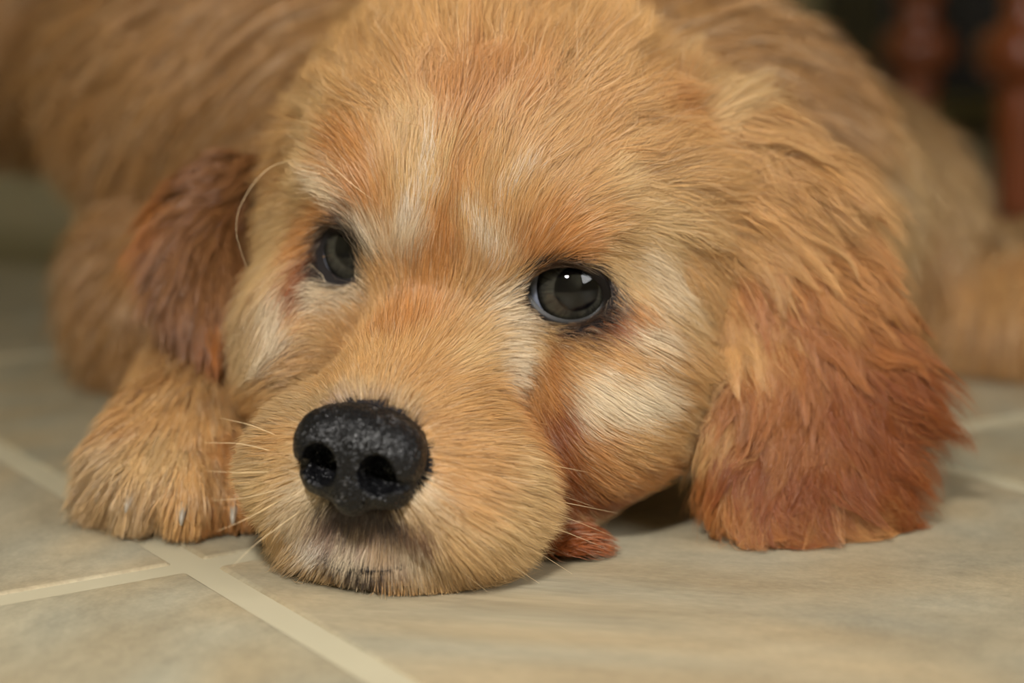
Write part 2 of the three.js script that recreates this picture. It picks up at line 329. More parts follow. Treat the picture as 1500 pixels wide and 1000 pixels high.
// Marks of the coat, each on the skin: [x, y, z in mm, direction the hair lies, length in mm, lift in degrees, colour key of COAT]
const HEAD_COAT = [[-28,41,-345,.04,.80,-.60,3,18,'d'], [-22,38,-344,.35,.71,-.61,3,18,'d'], [-34,41,-347,-.13,.60,-.79,3.5,20,'m'], [-31,43,-348,-.13,.52,-.84,4.5,20,'t'], [-41,40,-356,-.24,.04,-.97,4.5,22,'t'], [-22,41,-346,.24,.63,-.74,4.5,20,'t'], [-36,45,-364,-.14,.06,-.99,7,18,'g'], [-47,37,-390,-.69,.58,-.42,6,18,'b'], [-26,47,-355,.09,.38,-.92,7,18,'g'], [-18,44,-354,.47,.27,-.84,7,18,'g'], [-35,48,-391,-.19,.68,-.70,8,16,'g'], [-44,49,-391,-.64,.77,-.07,8,18,'b'], [-23,54,-373,.03,.34,-.94,8,15,'o'], [-14,51,-367,.38,.35,-.86,8,15,'g'], [-41,55,-394,-.43,.87,-.24,11,30,'c'], [-37,59,-394,-.34,.39,-.85,13,36,'c'], [-32,65,-390,-.27,.94,.20,12,34,'c'], [-29,59,-389,-.09,.97,-.21,8,16,'g'], [-19,60,-382,.07,.90,-.44,8,14,'o'], [-10,57,-379,.46,.75,-.48,9,16,'g'], [-5,56,-380,.76,.55,-.33,10,18,'c'], [1,53,-381,.95,.22,-.23,11,18,'c'], [-7,51,-375,.46,.26,-.85,9,16,'b'], [-1,60,-380,.78,.58,.21,8,16,'b'], [-4,62,-380,.46,.84,.29,9,16,'g'], [-24,70,-384,.38,.84,.39,9,18,'c'], [-20,75,-381,.38,.91,.15,11,18,'b'], [-27,73,-384,.19,.95,.26,9,16,'g'], [-18,72,-381,.26,.95,.18,9,16,'o'], [-22,78,-382,.18,.98,.01,12,16,'b'], [-7,75,-377,.00,1.00,-.02,10,16,'g'], [1,77,-376,.26,.96,-.07,11,16,'g'], [-5,73,-377,.00,.99,.10,10,16,'g'], [-16,68,-381,.18,.96,.21,9,15,'o'], [-9,71,-378,-.16,.98,.09,10,18,'b'], [-4,66,-378,-.24,.94,.24,10,18,'c'], [-2,78,-377,.17,.98,-.14,12,18,'b'], [-13,78,-380,.09,.99,-.09,11,15,'o'], [1,73,-376,.17,.98,.14,10,16,'g'], [5,69,-376,.31,.90,.32,8,16,'o'], [-9,85,-380,.25,.92,-.29,14,16,'g'], [-22,87,-384,-.01,.91,-.41,15,16,'b'], [-18,81,-381,.09,.98,-.16,13,16,'b'], [-28,82,-384,-.14,.95,-.28,13,16,'g'], [-31,76,-386,-.37,.93,-.06,11,16,'o'], [-14,90,-383,.46,.85,-.25,16,14,'o'], [-7,100,-387,.47,.74,-.48,18,14,'o'], [-10,95,-385,.47,.80,-.37,17,12,'o'], [1,87,-379,.50,.77,-.40,16,16,'g'], [7,81,-376,.69,.67,-.27,14,16,'g'], [12,90,-382,.63,.58,-.51,16,16,'g'], [16,75,-375,.86,.47,-.21,11,16,'g'], [10,71,-375,.68,.71,.16,7,16,'o'], [15,67,-377,.97,.26,-.02,4,16,'o'], [19,65,-380,.80,-.28,-.53,5,16,'b'], [23,70,-379,.67,-.03,-.74,12,16,'b'], [28,65,-385,.68,-.52,-.52,13,16,'c'], [32,60,-387,.65,-.67,-.35,13,16,'c'], [26,63,-384,.65,-.67,-.37,8,16,'b'], [22,80,-380,.70,.11,-.71,15,16,'b'], [31,74,-388,.76,-.25,-.61,16,16,'b'], [40,69,-396,.55,-.41,-.73,22,22,'g'], [47,75,-409,.37,-.19,-.91,26,26,'g'], [38,84,-396,.66,-.06,-.75,22,22,'g'], [27,88,-388,.77,.23,-.60,17,18,'g'], [32,95,-396,.65,.12,-.75,18,18,'o'], [46,91,-422,.33,-.53,-.78,24,28,'b'], [49,82,-420,.24,-.63,-.74,26,28,'g'], [49,67,-418,.03,-.60,-.80,26,28,'g'], [-8,107,-395,.17,.65,-.74,20,22,'g'], [-20,107,-398,-.19,.55,-.81,20,22,'g'], [-30,112,-426,.23,.18,-.96,20,25,'g'], [-16,115,-411,-.06,.32,-.94,20,25,'g'], [2,113,-402,.09,.49,-.87,20,25,'g'], [11,107,-395,.34,.54,-.77,20,22,'g'], [19,101,-393,.57,.42,-.71,20,20,'g'], [23,110,-410,.21,.26,-.94,20,25,'g'], [-40,103,-419,-.10,.15,-.98,18,22,'g'], [-29,95,-393,-.34,.59,-.74,17,18,'g'], [-42,91,-403,-.39,.06,-.92,16,18,'b'], [-34,86,-389,-.55,.55,-.63,14,16,'o'], [-47,95,-425,-.17,-.16,-.97,17,20,'g'], [-49,88,-422,-.25,-.34,-.90,17,22,'g'], [-46,81,-399,-.18,.03,-.98,13,18,'b'], [-39,79,-390,-.81,.15,-.56,12,16,'c'], [-53,75,-421,-.19,-.45,-.87,14,18,'b'], [-51,82,-420,-.21,-.18,-.96,15,20,'g'], [-51,72,-412,-.41,-.20,-.89,11,16,'b'], [-56,66,-416,-.47,-.68,-.56,12,18,'b'], [-41,73,-394,-.67,.03,-.74,5,16,'o'], [-47,68,-402,-.71,-.30,-.63,5,16,'o'], [-55,62,-405,-.71,-.70,.02,11,16,'b'], [-60,58,-413,-.50,-.70,-.51,12,18,'t'], [-46,62,-398,-.68,-.55,.48,3.5,14,'r'], [-48,57,-395,-.53,-.75,.41,5,14,'r'], [-38,72,-391,-.48,.88,.09,4,16,'d'], [-44,58,-395,-.31,-.87,.38,3,14,'k'], [-54,55,-395,-.02,-.81,.59,8,14,'c'], [-50,50,-391,-.12,-.95,.28,8,14,'c'], [-55,46,-392,-.15,-.99,.08,8,14,'c'], [-59,52,-398,-.08,-.87,.50,9,16,'t'], [-59,43,-395,-.18,-.97,-.15,9,16,'t'], [-48,47,-390,-.82,-.57,.10,5,14,'d'], [-52,41,-390,-.79,-.57,-.23,6,14,'d'], [-45,52,-392,-.88,-.38,.28,6,16,'o'], [-47,42,-390,-.98,-.17,.04,8,20,'g'], [-54,36,-392,-.81,-.37,-.46,8,22,'g'], [-58,29,-398,-.48,-.31,-.82,9,22,'g'], [-48,33,-356,-.78,-.32,-.53,8,22,'g'], [-53,27,-357,-.65,-.32,-.69,9,22,'t'], [-50,22,-353,-.75,-.39,-.54,9,22,'b'], [-55,16,-363,-.25,-.08,-.97,9,24,'b'], [-47,37,-362,-.60,-.12,-.79,5,20,'t'], [-47,27,-351,-.82,-.32,-.47,6,18,'b'], [-50,12,-359,-.32,-.44,-.84,10,24,'b'], [-52,7,-367,.02,-.48,-.88,10,26,'b'], [-46,3,-362,-.06,-.34,-.94,9,26,'t'], [-44,22,-349,-.74,-.52,-.43,5,18,'c'], [-45,16,-352,-.54,-.63,-.55,7,20,'c'], [-39,13,-352,-.32,-.87,-.38,6,18,'m'], [-42,10,-354,-.45,-.81,-.38,7,20,'w'], [-32,16,-348,-.12,-.84,-.52,3,14,'k'], [-25,17,-345,.02,-.86,-.50,3,14,'k'], [-35,10,-350,-.15,-.99,.03,7,22,'c'], [-26,9,-348,.15,-.99,-.02,7,22,'t'], [-31,10,-349,-.04,-1.00,.06,7,22,'c'], [-31,12,-349,-.06,-.98,-.20,5,18,'m'], [-22,9,-348,.30,-.94,-.14,7,20,'c'], [-20,15,-343,.43,-.87,-.22,6,18,'d'], [-19,21,-342,.76,-.65,.02,5,18,'t'], [-20,25,-342,.62,-.79,-.06,4,24,'c'], [-36,16,-349,-.23,-.80,-.56,4,14,'k'], [-38,7,-352,-.16,-.97,-.16,1.5,8,'k'], [-34,6,-350,-.11,-.98,-.16,1.5,8,'k'], [-26,6,-348,.06,-1.00,-.07,1.5,8,'k'], [-30,6,-349,-.06,-.99,-.11,1.5,8,'k'], [-22,7,-348,.14,-.98,-.11,1.5,8,'k'], [-24,9,-348,.15,-.99,-.05,5,16,'m'], [-39,1,-358,.03,-.39,-.92,13,36,'b'], [-31,-1,-357,.10,-.34,-.93,13,36,'c'], [-23,0,-352,-.00,-.57,-.82,13,36,'g'], [-44,2,-361,-.04,-.34,-.94,13,36,'t'], [-14,0,-352,.17,-.62,-.77,13,32,'b'], [-49,5,-363,-.08,-.39,-.92,13,34,'t'], [-7,0,-357,.11,-.45,-.89,13,32,'b'], [-40,3,-354,-.17,-.63,-.76,6,20,'t'], [-21,5,-348,.21,-.96,-.21,7,20,'t'], [-15,35,-346,.83,-.20,-.52,8,18,'g'], [-14,40,-353,.60,.07,-.80,8,18,'g'], [-7,42,-365,.54,-.06,-.84,9,16,'g'], [-10,48,-367,.52,.17,-.83,9,16,'b'], [-1,46,-378,.64,-.19,-.75,10,18,'c'], [-4,37,-362,.64,-.27,-.72,10,16,'g'], [-7,31,-349,.89,-.28,-.37,10,16,'g'], [1,34,-374,.65,-.44,-.62,10,15,'o'], [6,40,-378,.55,-.33,.77,8,14,'o'], [4,30,-366,.52,-.47,-.71,10,14,'o'], [9,34,-374,.53,-.68,.50,7,12,'r'], [9,26,-372,.60,-.77,-.22,8,12,'r'], [1,26,-352,.70,-.41,-.58,10,18,'b'], [-10,24,-343,.91,-.38,-.14,10,18,'g'], [-15,29,-343,.93,-.31,-.21,8,18,'g'], [-4,18,-344,.74,-.49,-.46,11,20,'b'], [-12,15,-342,.76,-.62,-.20,11,20,'b'], [4,17,-353,.44,-.42,-.79,11,20,'b'], [-4,9,-349,.34,-.53,-.78,11,22,'b'], [4,1,-383,.47,.03,-.88,11,22,'t'], [-15,6,-348,.33,-.80,-.50,10,22,'t'], [11,14,-376,.41,-.44,-.80,8,14,'r'], [15,6,-385,.42,-.38,-.82,9,18,'t'], [4,56,-381,.98,.15,-.16,2.5,14,'d'], [2,58,-380,.67,.71,.22,4,14,'d'], [3,53,-382,.94,-.35,-.02,4,14,'d'], [5,62,-380,.47,.75,.46,4,14,'o'], [4,50,-382,.96,-.24,.15,7,16,'b'], [10,50,-379,.72,-.43,.54,3.5,14,'d'], [18,51,-377,.82,-.42,.38,3,14,'d'], [22,54,-379,.69,-.67,.27,3.5,14,'r'], [21,48,-375,.85,-.46,.27,6,14,'g'], [13,47,-376,.69,-.40,.61,6,14,'g'], [7,46,-380,.58,-.48,.66,6,14,'o'], [16,42,-372,.83,-.43,.35,9,12,'c'], [22,38,-371,.81,-.59,-.07,10,12,'c'], [14,37,-371,.75,-.59,.31,8,12,'c'], [29,40,-375,.78,-.44,-.44,11,14,'c'], [38,39,-383,.51,-.51,-.69,12,16,'g'], [22,28,-371,.87,-.39,-.31,11,14,'g'], [15,28,-372,.76,-.65,-.01,8,12,'o'], [31,28,-377,.65,-.32,-.69,11,14,'g'], [39,29,-386,.37,-.36,-.86,11,16,'t'], [22,19,-376,.78,-.34,-.52,11,14,'o'], [32,16,-386,.37,-.28,-.89,11,16,'o'], [20,10,-384,.54,-.35,-.77,9,14,'r'], [29,9,-394,.67,.24,-.71,10,16,'t'], [35,56,-389,.60,-.72,-.35,15,18,'b'], [38,50,-390,.54,-.67,-.51,15,18,'g'], [28,51,-380,.76,-.64,-.01,12,16,'c'], [46,56,-415,-.06,-.65,-.76,24,26,'g'], [44,44,-406,.12,-.82,-.56,18,22,'g'], [31,46,-378,.75,-.57,-.34,11,14,'g'], [25,57,-382,.71,-.70,.05,8,14,'o']];
const EAR_N_COAT = [[54,75,-409,.70,-.69,.19,26,26,'g'], [57,86,-413,.81,-.56,.16,26,30,'g'], [62,81,-412,.82,-.57,.06,26,30,'g'], [58,60,-406,.49,-.84,.21,22,20,'e'], [53,52,-403,.17,-.89,.43,18,20,'g'], [63,71,-409,.75,-.66,.02,24,22,'o'], [68,64,-409,.75,-.66,-.01,24,22,'o'], [71,52,-405,.52,-.83,.22,24,18,'e'], [81,50,-408,.71,-.70,-.02,24,20,'e'], [62,42,-399,.18,-.92,.34,22,16,'e'], [73,36,-399,.46,-.86,.21,22,16,'r'], [85,38,-404,.77,-.64,-.04,24,20,'r'], [90,31,-404,.84,-.33,-.42,26,22,'r'], [92,22,-403,.16,-.59,-.79,22,22,'r'], [54,35,-395,.05,-.91,.40,20,16,'e'], [48,30,-393,-.28,-.89,.35,18,16,'g'], [46,23,-391,-.35,-.92,.20,18,16,'e'], [44,14,-393,-.15,-.99,-.01,16,18,'e'], [46,7,-392,.39,-.76,-.52,14,20,'e'], [52,4,-385,.82,-.55,.17,14,22,'e'], [61,2,-385,.99,-.12,-.11,14,22,'e'], [57,22,-390,-.71,-.64,.28,18,16,'r'], [70,18,-392,-.59,-.72,.36,18,14,'r'], [67,29,-394,-.12,-.92,.38,20,14,'e'], [78,23,-396,.15,-.95,.27,20,14,'r'], [83,14,-395,.51,-.86,.02,20,16,'r'], [88,7,-396,.44,-.59,-.68,16,18,'r'], [62,13,-388,-.77,-.56,.30,16,16,'r'], [74,8,-390,.93,-.30,-.22,16,18,'o'], [85,4,-395,.51,-.20,-.84,14,18,'o'], [54,13,-387,-.51,-.81,.29,16,16,'o'], [69,3,-387,.96,.09,-.28,14,20,'o']];
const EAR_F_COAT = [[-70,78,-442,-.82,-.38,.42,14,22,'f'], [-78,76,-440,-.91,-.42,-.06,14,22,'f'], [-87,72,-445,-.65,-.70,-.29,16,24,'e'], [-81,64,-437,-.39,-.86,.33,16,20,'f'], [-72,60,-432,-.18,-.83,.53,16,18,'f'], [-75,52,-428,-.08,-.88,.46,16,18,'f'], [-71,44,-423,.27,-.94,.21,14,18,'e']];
const PAW_COAT = [[-81,32,-415,-.17,-.40,.90,12,24,'g'], [-88,27,-408,-.39,-.49,.78,12,26,'g'], [-72,27,-408,.05,-.46,.89,12,22,'g'], [-92,21,-400,-.71,-.70,.11,11,26,'t'], [-81,20,-397,-.20,-.72,.67,9,24,'b'], [-69,15,-389,.05,-.80,.60,9,22,'g'], [-66,21,-405,.07,-.64,.76,10,22,'o'], [-75,11,-386,-.15,-.98,.08,8,22,'g'], [-85,12,-389,-.33,-.91,.24,8,24,'t'], [-67,5,-392,-.13,-.87,-.48,8,24,'o'], [16,5,-372,.95,-.24,-.22,5,10,'r']];
const TORSO_COAT = [[-169,112,-645,-.43,-.67,-.60,26,28,'n'], [-185,75,-701,-.31,-.26,-.91,26,28,'n'], [-131,99,-576,-.42,-.80,-.43,26,28,'n'], [-106,93,-554,-.47,-.80,-.38,26,28,'n'], [-82,100,-539,-.53,-.82,-.23,24,28,'n'], [-108,69,-564,-.39,-.81,-.43,24,28,'n'], [-120,37,-542,-.33,-.92,.22,20,28,'n'], [-105,29,-542,-.19,-.98,.10,20,28,'n'], [-121,20,-542,-.32,-.89,-.33,20,28,'n'], [-28,121,-485,-.25,.13,-.96,22,30,'g'], [47,120,-494,.61,.20,-.77,24,28,'n'], [65,105,-492,.87,-.30,-.40,24,28,'n'], [76,83,-487,.78,-.52,-.34,24,26,'n'], [85,68,-489,.63,-.69,-.34,24,24,'g'], [87,105,-510,.82,-.54,-.20,24,28,'n'], [130,91,-619,.03,-.34,.94,24,28,'t'], [116,65,-521,.28,-.83,-.48,22,28,'t'], [110,45,-514,.27,-.63,-.73,22,28,'t'], [158,37,-581,-.07,-.75,.66,20,26,'g'], [142,25,-579,-.02,-1.00,-.09,20,26,'g'], [159,15,-573,.17,-.97,-.16,18,26,'g'], [155,57,-599,.27,-.88,.39,20,26,'t']];
const STREAKS = [[-24,70,-384], [-23,72,-383], [-22,74,-382], [-20,76,-381], [-9,72,-378], [-8,69,-378], [-7,67,-379], [-4,65,-378], [-5,63,-379], [-3,76,-376], [-2,78,-376], [-1,80,-377], [-18,85,-382], [-20,83,-382], [-21,80,-382], [-4,56,-380], [-1,58,-381], [1,53,-381], [-1,51,-380], [-31,66,-388], [-35,60,-413], [-37,58,-410]];
const LIP = [[-40.8,7.7,-355.5], [-35.7,6.1,-352.6], [-30.5,5.7,-350.7], [-25.4,6.0,-350.0], [-20.1,7.6,-350.1]];
const WHISKERS = [[[-1.1, 24.7, -360], [7.2, 24.4, -366.1], [16.5, 20.7, -373.6]], [[-1.7, 19.6, -357.1], [10.2, 16, -366.7], [23.2, 10.4, -377.9]], [[-2.1, 17.5, -355.8], [8.7, 13.8, -365.3], [22.1, 6, -375.1]], [[0, 15.1, -356.4], [9.4, 10.8, -363.7], [19.2, 5, -370.9]], [[-7, 12.6, -349.8], [-0.7, 6.6, -352.9], [5.7, 0.8, -357.7]], [[-8.4, 18.8, -350.9], [1.4, 10.4, -357.6], [12.8, 0.9, -364]], [[-4.2, 23.5, -357.8], [5.8, 19.3, -367.2], [18, 11.8, -378.1]], [[-15.1, 12.4, -345.7], [-9.7, 5.7, -348.7], [-4.9, 0.8, -351.7]], [[-49.3, 29.5, -356.8], [-55.7, 31.8, -353.2], [-62.3, 32.5, -351.3]], [[-49.7, 25.8, -354.2], [-55.4, 26.5, -350.2], [-61.3, 27.3, -348.3]], [[-48.7, 22.2, -351.5], [-54.4, 21.9, -347.4], [-60, 22, -345.4]], [[-49.3, 19, -349.9], [-55.1, 17.1, -346.6], [-59.2, 15.9, -344.3]], [[-48.1, 31.8, -359.3], [-53.9, 35.2, -355.8], [-59.6, 37, -354.1]], [[-45.4, 15.8, -346.3], [-52, 12.9, -343.8], [-55.8, 9.5, -341.2]]];
const LONG_HAIRS = [[[-43.1, 87.6, -401.4], [-55.3, 84.2, -405.9], [-61.5, 76, -401.4], [-62.2, 70.2, -398.4], [-59.7, 61.8, -396.9]], [[-28.4, 77.4, -387.4], [-35.6, 82.7, -386.3], [-40.3, 86.9, -389.1], [-41, 88.6, -393.4]], [[-47.4, 106.6, -445.2], [-49.7, 109.2, -443.7], [-53.3, 110.8, -441.9]]];
// ---------------------------------------------------------------------------
// The puppy
// ---------------------------------------------------------------------------
const puppy = tag(group('puppy'), 'golden retriever puppy lying with its chin on the tiles', 'dog');
const MM = 0.001;
function fieldGeometry(field, lo, hi, cell, turn) {
  const { pos, idx } = mesh3(field, lo, hi, cell), g = new THREE.BufferGeometry(), normal = new Float32Array(pos.length), e = cell * 0.5;
  for (let i = 0; i < pos.length; i += 3) {
    const [x, y, z] = [pos[i], pos[i + 1], pos[i + 2]];
    const n = V(field(x + e, y, z) - field(x - e, y, z), field(x, y + e, z) - field(x, y - e, z), field(x, y, z + e) - field(x, y, z - e)).normalize();
    n.toArray(normal, i);
  }
  g.setAttribute('position', new THREE.BufferAttribute(pos.map((v) => v * MM), 3));
  g.setAttribute('normal', new THREE.BufferAttribute(normal, 3));
  g.setIndex(new THREE.BufferAttribute(idx, 1));
  return { g, pos, idx, normal };
}
const COAT = {
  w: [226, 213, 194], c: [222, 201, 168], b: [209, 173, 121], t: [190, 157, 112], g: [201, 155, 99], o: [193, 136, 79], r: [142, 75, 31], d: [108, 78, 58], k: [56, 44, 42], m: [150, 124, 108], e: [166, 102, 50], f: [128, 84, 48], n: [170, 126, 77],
};
for (const k in COAT) COAT[k] = rgb(...COAT[k]).toArray();
const COATS = [HEAD_COAT, EAR_N_COAT, EAR_F_COAT, PAW_COAT, TORSO_COAT];
// what grows at a point: direction, length, lift and colour blended from the nearest marks of the coat
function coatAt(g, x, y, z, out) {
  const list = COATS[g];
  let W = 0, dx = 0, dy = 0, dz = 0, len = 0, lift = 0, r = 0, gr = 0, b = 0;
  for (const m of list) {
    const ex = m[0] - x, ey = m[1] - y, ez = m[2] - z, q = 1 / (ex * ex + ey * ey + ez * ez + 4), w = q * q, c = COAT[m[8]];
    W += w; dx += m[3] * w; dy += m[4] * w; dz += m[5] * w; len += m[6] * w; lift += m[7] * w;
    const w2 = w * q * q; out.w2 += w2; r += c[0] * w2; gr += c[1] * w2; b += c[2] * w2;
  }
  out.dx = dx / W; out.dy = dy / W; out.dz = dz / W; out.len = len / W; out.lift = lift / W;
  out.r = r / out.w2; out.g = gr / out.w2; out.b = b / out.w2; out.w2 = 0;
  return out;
}

const HEAD_INV = HEAD_TURN.clone().invert();
// how far a point lies across an eye opening: below 1 it is in front of the eyeball
const eyeTurn = EYES.map((e) => new THREE.Quaternion().setFromUnitVectors(e.out, V(0, 0, 1)));
function inEye(e, l) {
  const v = l.clone().sub(e.at), r = v.length();
  if (r > 19) return 9;
  v.applyQuaternion(eyeTurn[e.s < 0 ? 0 : 1]);
  if (v.z < 1) return 9;
  return Math.hypot(v.x / (e.s * v.x > 0 && e.s < 0 ? 6.6 : 8.6), v.y / (v.y > 0 ? 6.6 : 6.2));
}

// --- body: one continuous skin, of the same colour as the coat that grows on it
const skin = new THREE.MeshStandardMaterial({ color: 0xffffff, vertexColors: true, roughness: 1 });
const body = fieldGeometry(bodyField, [-345, 0, -900], [262, 212, -325], 2.6);
{
  const n = body.pos.length / 3, col = new Float32Array(n * 3), o = { w2: 0 };
  for (let i = 0; i < n; i++) {
    const [x, y, z] = [body.pos[i * 3], body.pos[i * 3 + 1], body.pos[i * 3 + 2]];
    coatAt(groupAt(x, y, z), x, y, z, o);
    const l = V(x, y, z).sub(HEAD_AT).applyMatrix4(HEAD_INV), bare = Math.min(inEye(EYES[0], l), inEye(EYES[1], l)) < 1.5 || ell(l.x, l.y, l.z, 0, -28.5, 50, 15.2, 12.2, 13.5) < 0;   // bare black skin round the eyes and the nose
    col[i * 3] = bare ? 0.012 : o.r; col[i * 3 + 1] = bare ? 0.009 : o.g; col[i * 3 + 2] = bare ? 0.009 : o.b;
  }
  body.g.setAttribute('color', new THREE.BufferAttribute(col, 3));
}
obj('body', body.g, skin, puppy).userData.label = 'golden coated body, head, ears and front paw';

// --- nose
const NOSE = V(0, -28.5, 50);
function noseField(x, y, z) {
  const a = Math.abs(x);
  let d = ell(x, y, z, 0, 1.2, -1, 12.2, 8.6, 8.2);
  d = smin(d, ell(a, y, z, 7.6, 1.2, 0.5, 6, 7, 6.6), 3);
  d = smin(d, ell(a, y, z, 6.4, -5.6, -1.5, 5.4, 4.2, 6.5), 2);
  d = smin(d, ell(x, y, z, 0, -6, -0.5, 4.6, 6.4, 7), 3);
  d = smin(d, ell(x, y, z, 0, 4, -7, 11, 5.6, 9), 4);
  d = smin(d, ell(x, y, z, 0, -1, -9, 12, 9, 8), 2);
  d = smax(d, -ell(a, y, z, 6.1, -2.2, 6.6, 3.9, 4.3, 9.5), 0.9);                  // nostrils
  d = smax(d, -cone(a, y, z, 7, -3.2, 5.8, 1.7, 14.6, -3.4, 0, 0.7), 1.0);      // slits running out to the side
  d = smax(d, -cone(x, y, z, 0, -2.5, 8.4, 0.8, 0, -12.8, 6, 1.5), 0.9);     // groove down the middle
  const c = noise(x * 0.5, y * 0.5, z * 0.5) * 0.1 + Math.abs(noise(x * 1.5 + 9, y * 1.5, z * 1.5)) * 0.3 - 0.12;
  return d + c;
}
const noseSkin = new THREE.MeshPhysicalMaterial({ color: 0xffffff, vertexColors: true, roughness: 0.36, specularIntensity: 0.6 });
{
  const f = fieldGeometry(noseField, [-17, -17, -19], [17, 14, 12], 0.33), col = new Float32Array(f.pos.length);
  for (let i = 0; i < f.pos.length; i += 3) {                    // black leather with flakes of dry grey skin
    const [x, y, z] = [f.pos[i], f.pos[i + 1], f.pos[i + 2]], dry = smooth(0.45, 0.8, noise(x * 1.4, y * 1.4 + 20, z * 1.4)) * smooth(0, 0.5, noise(x * 0.22 + 3, y * 0.22, z * 0.22)) * 0.12;
    col[i] = 0.005 + dry; col[i + 1] = 0.005 + dry; col[i + 2] = 0.006 + dry * 1.05;
  }
  f.g.setAttribute('color', new THREE.BufferAttribute(col, 3));
  const n = obj('nose', f.g, noseSkin, puppy);
  n.userData.label = 'black pebbled nose';
  n.position.copy(headToWorld(NOSE)).multiplyScalar(MM);
  n.setRotationFromMatrix(HEAD_TURN.clone().multiply(new THREE.Matrix4().makeRotationX(rad(-8))));
}

// --- eyes
const lidSkin = new THREE.MeshPhysicalMaterial({ color: rgb(14, 11, 11), roughness: 0.4, specularIntensity: 0.4 });
const sclera = new THREE.MeshPhysicalMaterial({ color: rgb(150, 158, 178), roughness: 0.3, clearcoat: 1, clearcoatRoughness: 0.05 });
const irisMap = (() => {
  const c = document.createElement('canvas'); c.width = c.height = 256;
  const x = c.getContext('2d'), d = x.createImageData(256, 256);
  for (let j = 0; j < 256; j++) for (let i = 0; i < 256; i++) {
    const u = (i - 127.5) / 127.5, v = (j - 127.5) / 127.5, q = Math.hypot(u, v), a = Math.atan2(v, u);
    const fibre = 0.5 + 0.5 * noise(Math.cos(a) * 9, Math.sin(a) * 9, q * 1.6), pupil = smooth(0.56, 0.64, q + 0.012 * noise(u * 4, v * 4, 3)), rim = 1 - smooth(0.86, 1, q) * 0.75;
    const k = pupil * rim * (0.75 + 0.5 * fibre), o = (j * 256 + i) * 4;
    d.data[o] = 5 + 48 * k; d.data[o + 1] = 5 + 47 * k; d.data[o + 2] = 7 + 39 * k; d.data[o + 3] = 255;
  }
  x.putImageData(d, 0, 0);
  const t = new THREE.CanvasTexture(c); t.colorSpace = THREE.SRGBColorSpace; return t;
})();
const irisMat = new THREE.MeshPhysicalMaterial({ map: irisMap, roughness: 1, specularIntensity: 0 });
const corneaMat = new THREE.MeshPhysicalMaterial({ color: 0xffffff, transmission: 1, roughness: 0, thickness: 0, ior: 1.5 });
const LOOK = [V(-90, 170, 0), V(80, 96, 0)];
EYES.forEach((e, n) => {
  const eye = group('eye', puppy), R0 = 10;
  eye.userData.label = 'dark eye with black rim';
  const c = headToWorld(e.at);
  eye.position.copy(c).multiplyScalar(MM);
  obj('eyeball', new THREE.SphereGeometry(R0 * MM, 48, 32), sclera, eye);
  const gaze = new THREE.Quaternion().setFromUnitVectors(V(0, 0, 1), LOOK[n].clone().sub(c).normalize());
  const disc = (r, ball, z, seg) => {                         // a cap cut from a sphere
    const g = new THREE.CircleGeometry(r, 64, 0, Math.PI * 2), pos = [], uv = [], idx = [], rings = seg;
    for (let i = 0; i <= rings; i++) for (let j = 0; j < 48; j++) {
      const q = (i / rings) * r, a = (j / 48) * 2 * Math.PI;
      pos.push(q * Math.cos(a) * MM, q * Math.sin(a) * MM, (z + Math.sqrt(ball * ball - q * q)) * MM); uv.push(0.5 + (q / r / 2) * Math.cos(a), 0.5 + (q / r / 2) * Math.sin(a));
    }
    for (let i = 0; i < rings; i++) for (let j = 0; j < 48; j++) { const a = i * 48 + j, b = i * 48 + ((j + 1) % 48); idx.push(a, a + 48, b, b, a + 48, b + 48); }
    g.setAttribute('position', new THREE.Float32BufferAttribute(pos, 3)); g.setAttribute('uv', new THREE.Float32BufferAttribute(uv, 2)); g.setIndex(idx); g.computeVertexNormals();
    return g;
  };
  const rim = 8.3, z0 = Math.sqrt(R0 * R0 - rim * rim);
  const iris = obj('iris', disc(rim, R0 + 0.1, 0, 12), irisMat, eye);
  const cornea = obj('cornea', disc(rim + 0.2, 9.2, z0 - Math.sqrt(9.2 ** 2 - rim ** 2) + 0.1, 16), corneaMat, eye);
  iris.quaternion.copy(gaze); cornea.quaternion.copy(gaze);
  // eyelids: a fold round the almond opening
  const q = new THREE.Quaternion().setFromUnitVectors(V(0, 0, 1), e.out), M = 72, K = 9, pos = [], idx = [];
  for (let i = 0; i <= K; i++) for (let j = 0; j < M; j++) {
    const a = (j / M) * 2 * Math.PI, k = i / K, cs = Math.cos(a), sn = Math.sin(a);
    const grow = 1 + k * 0.3, H = rad(49) * grow * cs, T = (sn > 0 ? rad(35) : rad(31)) * (1 + k * 0.5) * Math.sign(sn) * Math.pow(Math.abs(sn), 1.15) + rad(-3) * e.s * cs;
    const lift = 10.7 + 1.5 * Math.sin(k * Math.PI) * (1 - 0.3 * k);
    const v = V(Math.sin(H) * Math.cos(T), Math.sin(T), Math.cos(H) * Math.cos(T)).multiplyScalar(lift);
    v.applyQuaternion(q); const w = headDir(v); pos.push(w.x * MM, w.y * MM, w.z * MM);
  }
  for (let i = 0; i < K; i++) for (let j = 0; j < M; j++) { const a = i * M + j, b = i * M + ((j + 1) % M); idx.push(a, b, a + M, b, b + M, a + M); }
  const g = new THREE.BufferGeometry(); g.setAttribute('position', new THREE.Float32BufferAttribute(pos, 3)); g.setIndex(idx); g.computeVertexNormals();
  obj('eyelid', g, lidSkin, eye).userData.label = 'black rim of the eye';
});

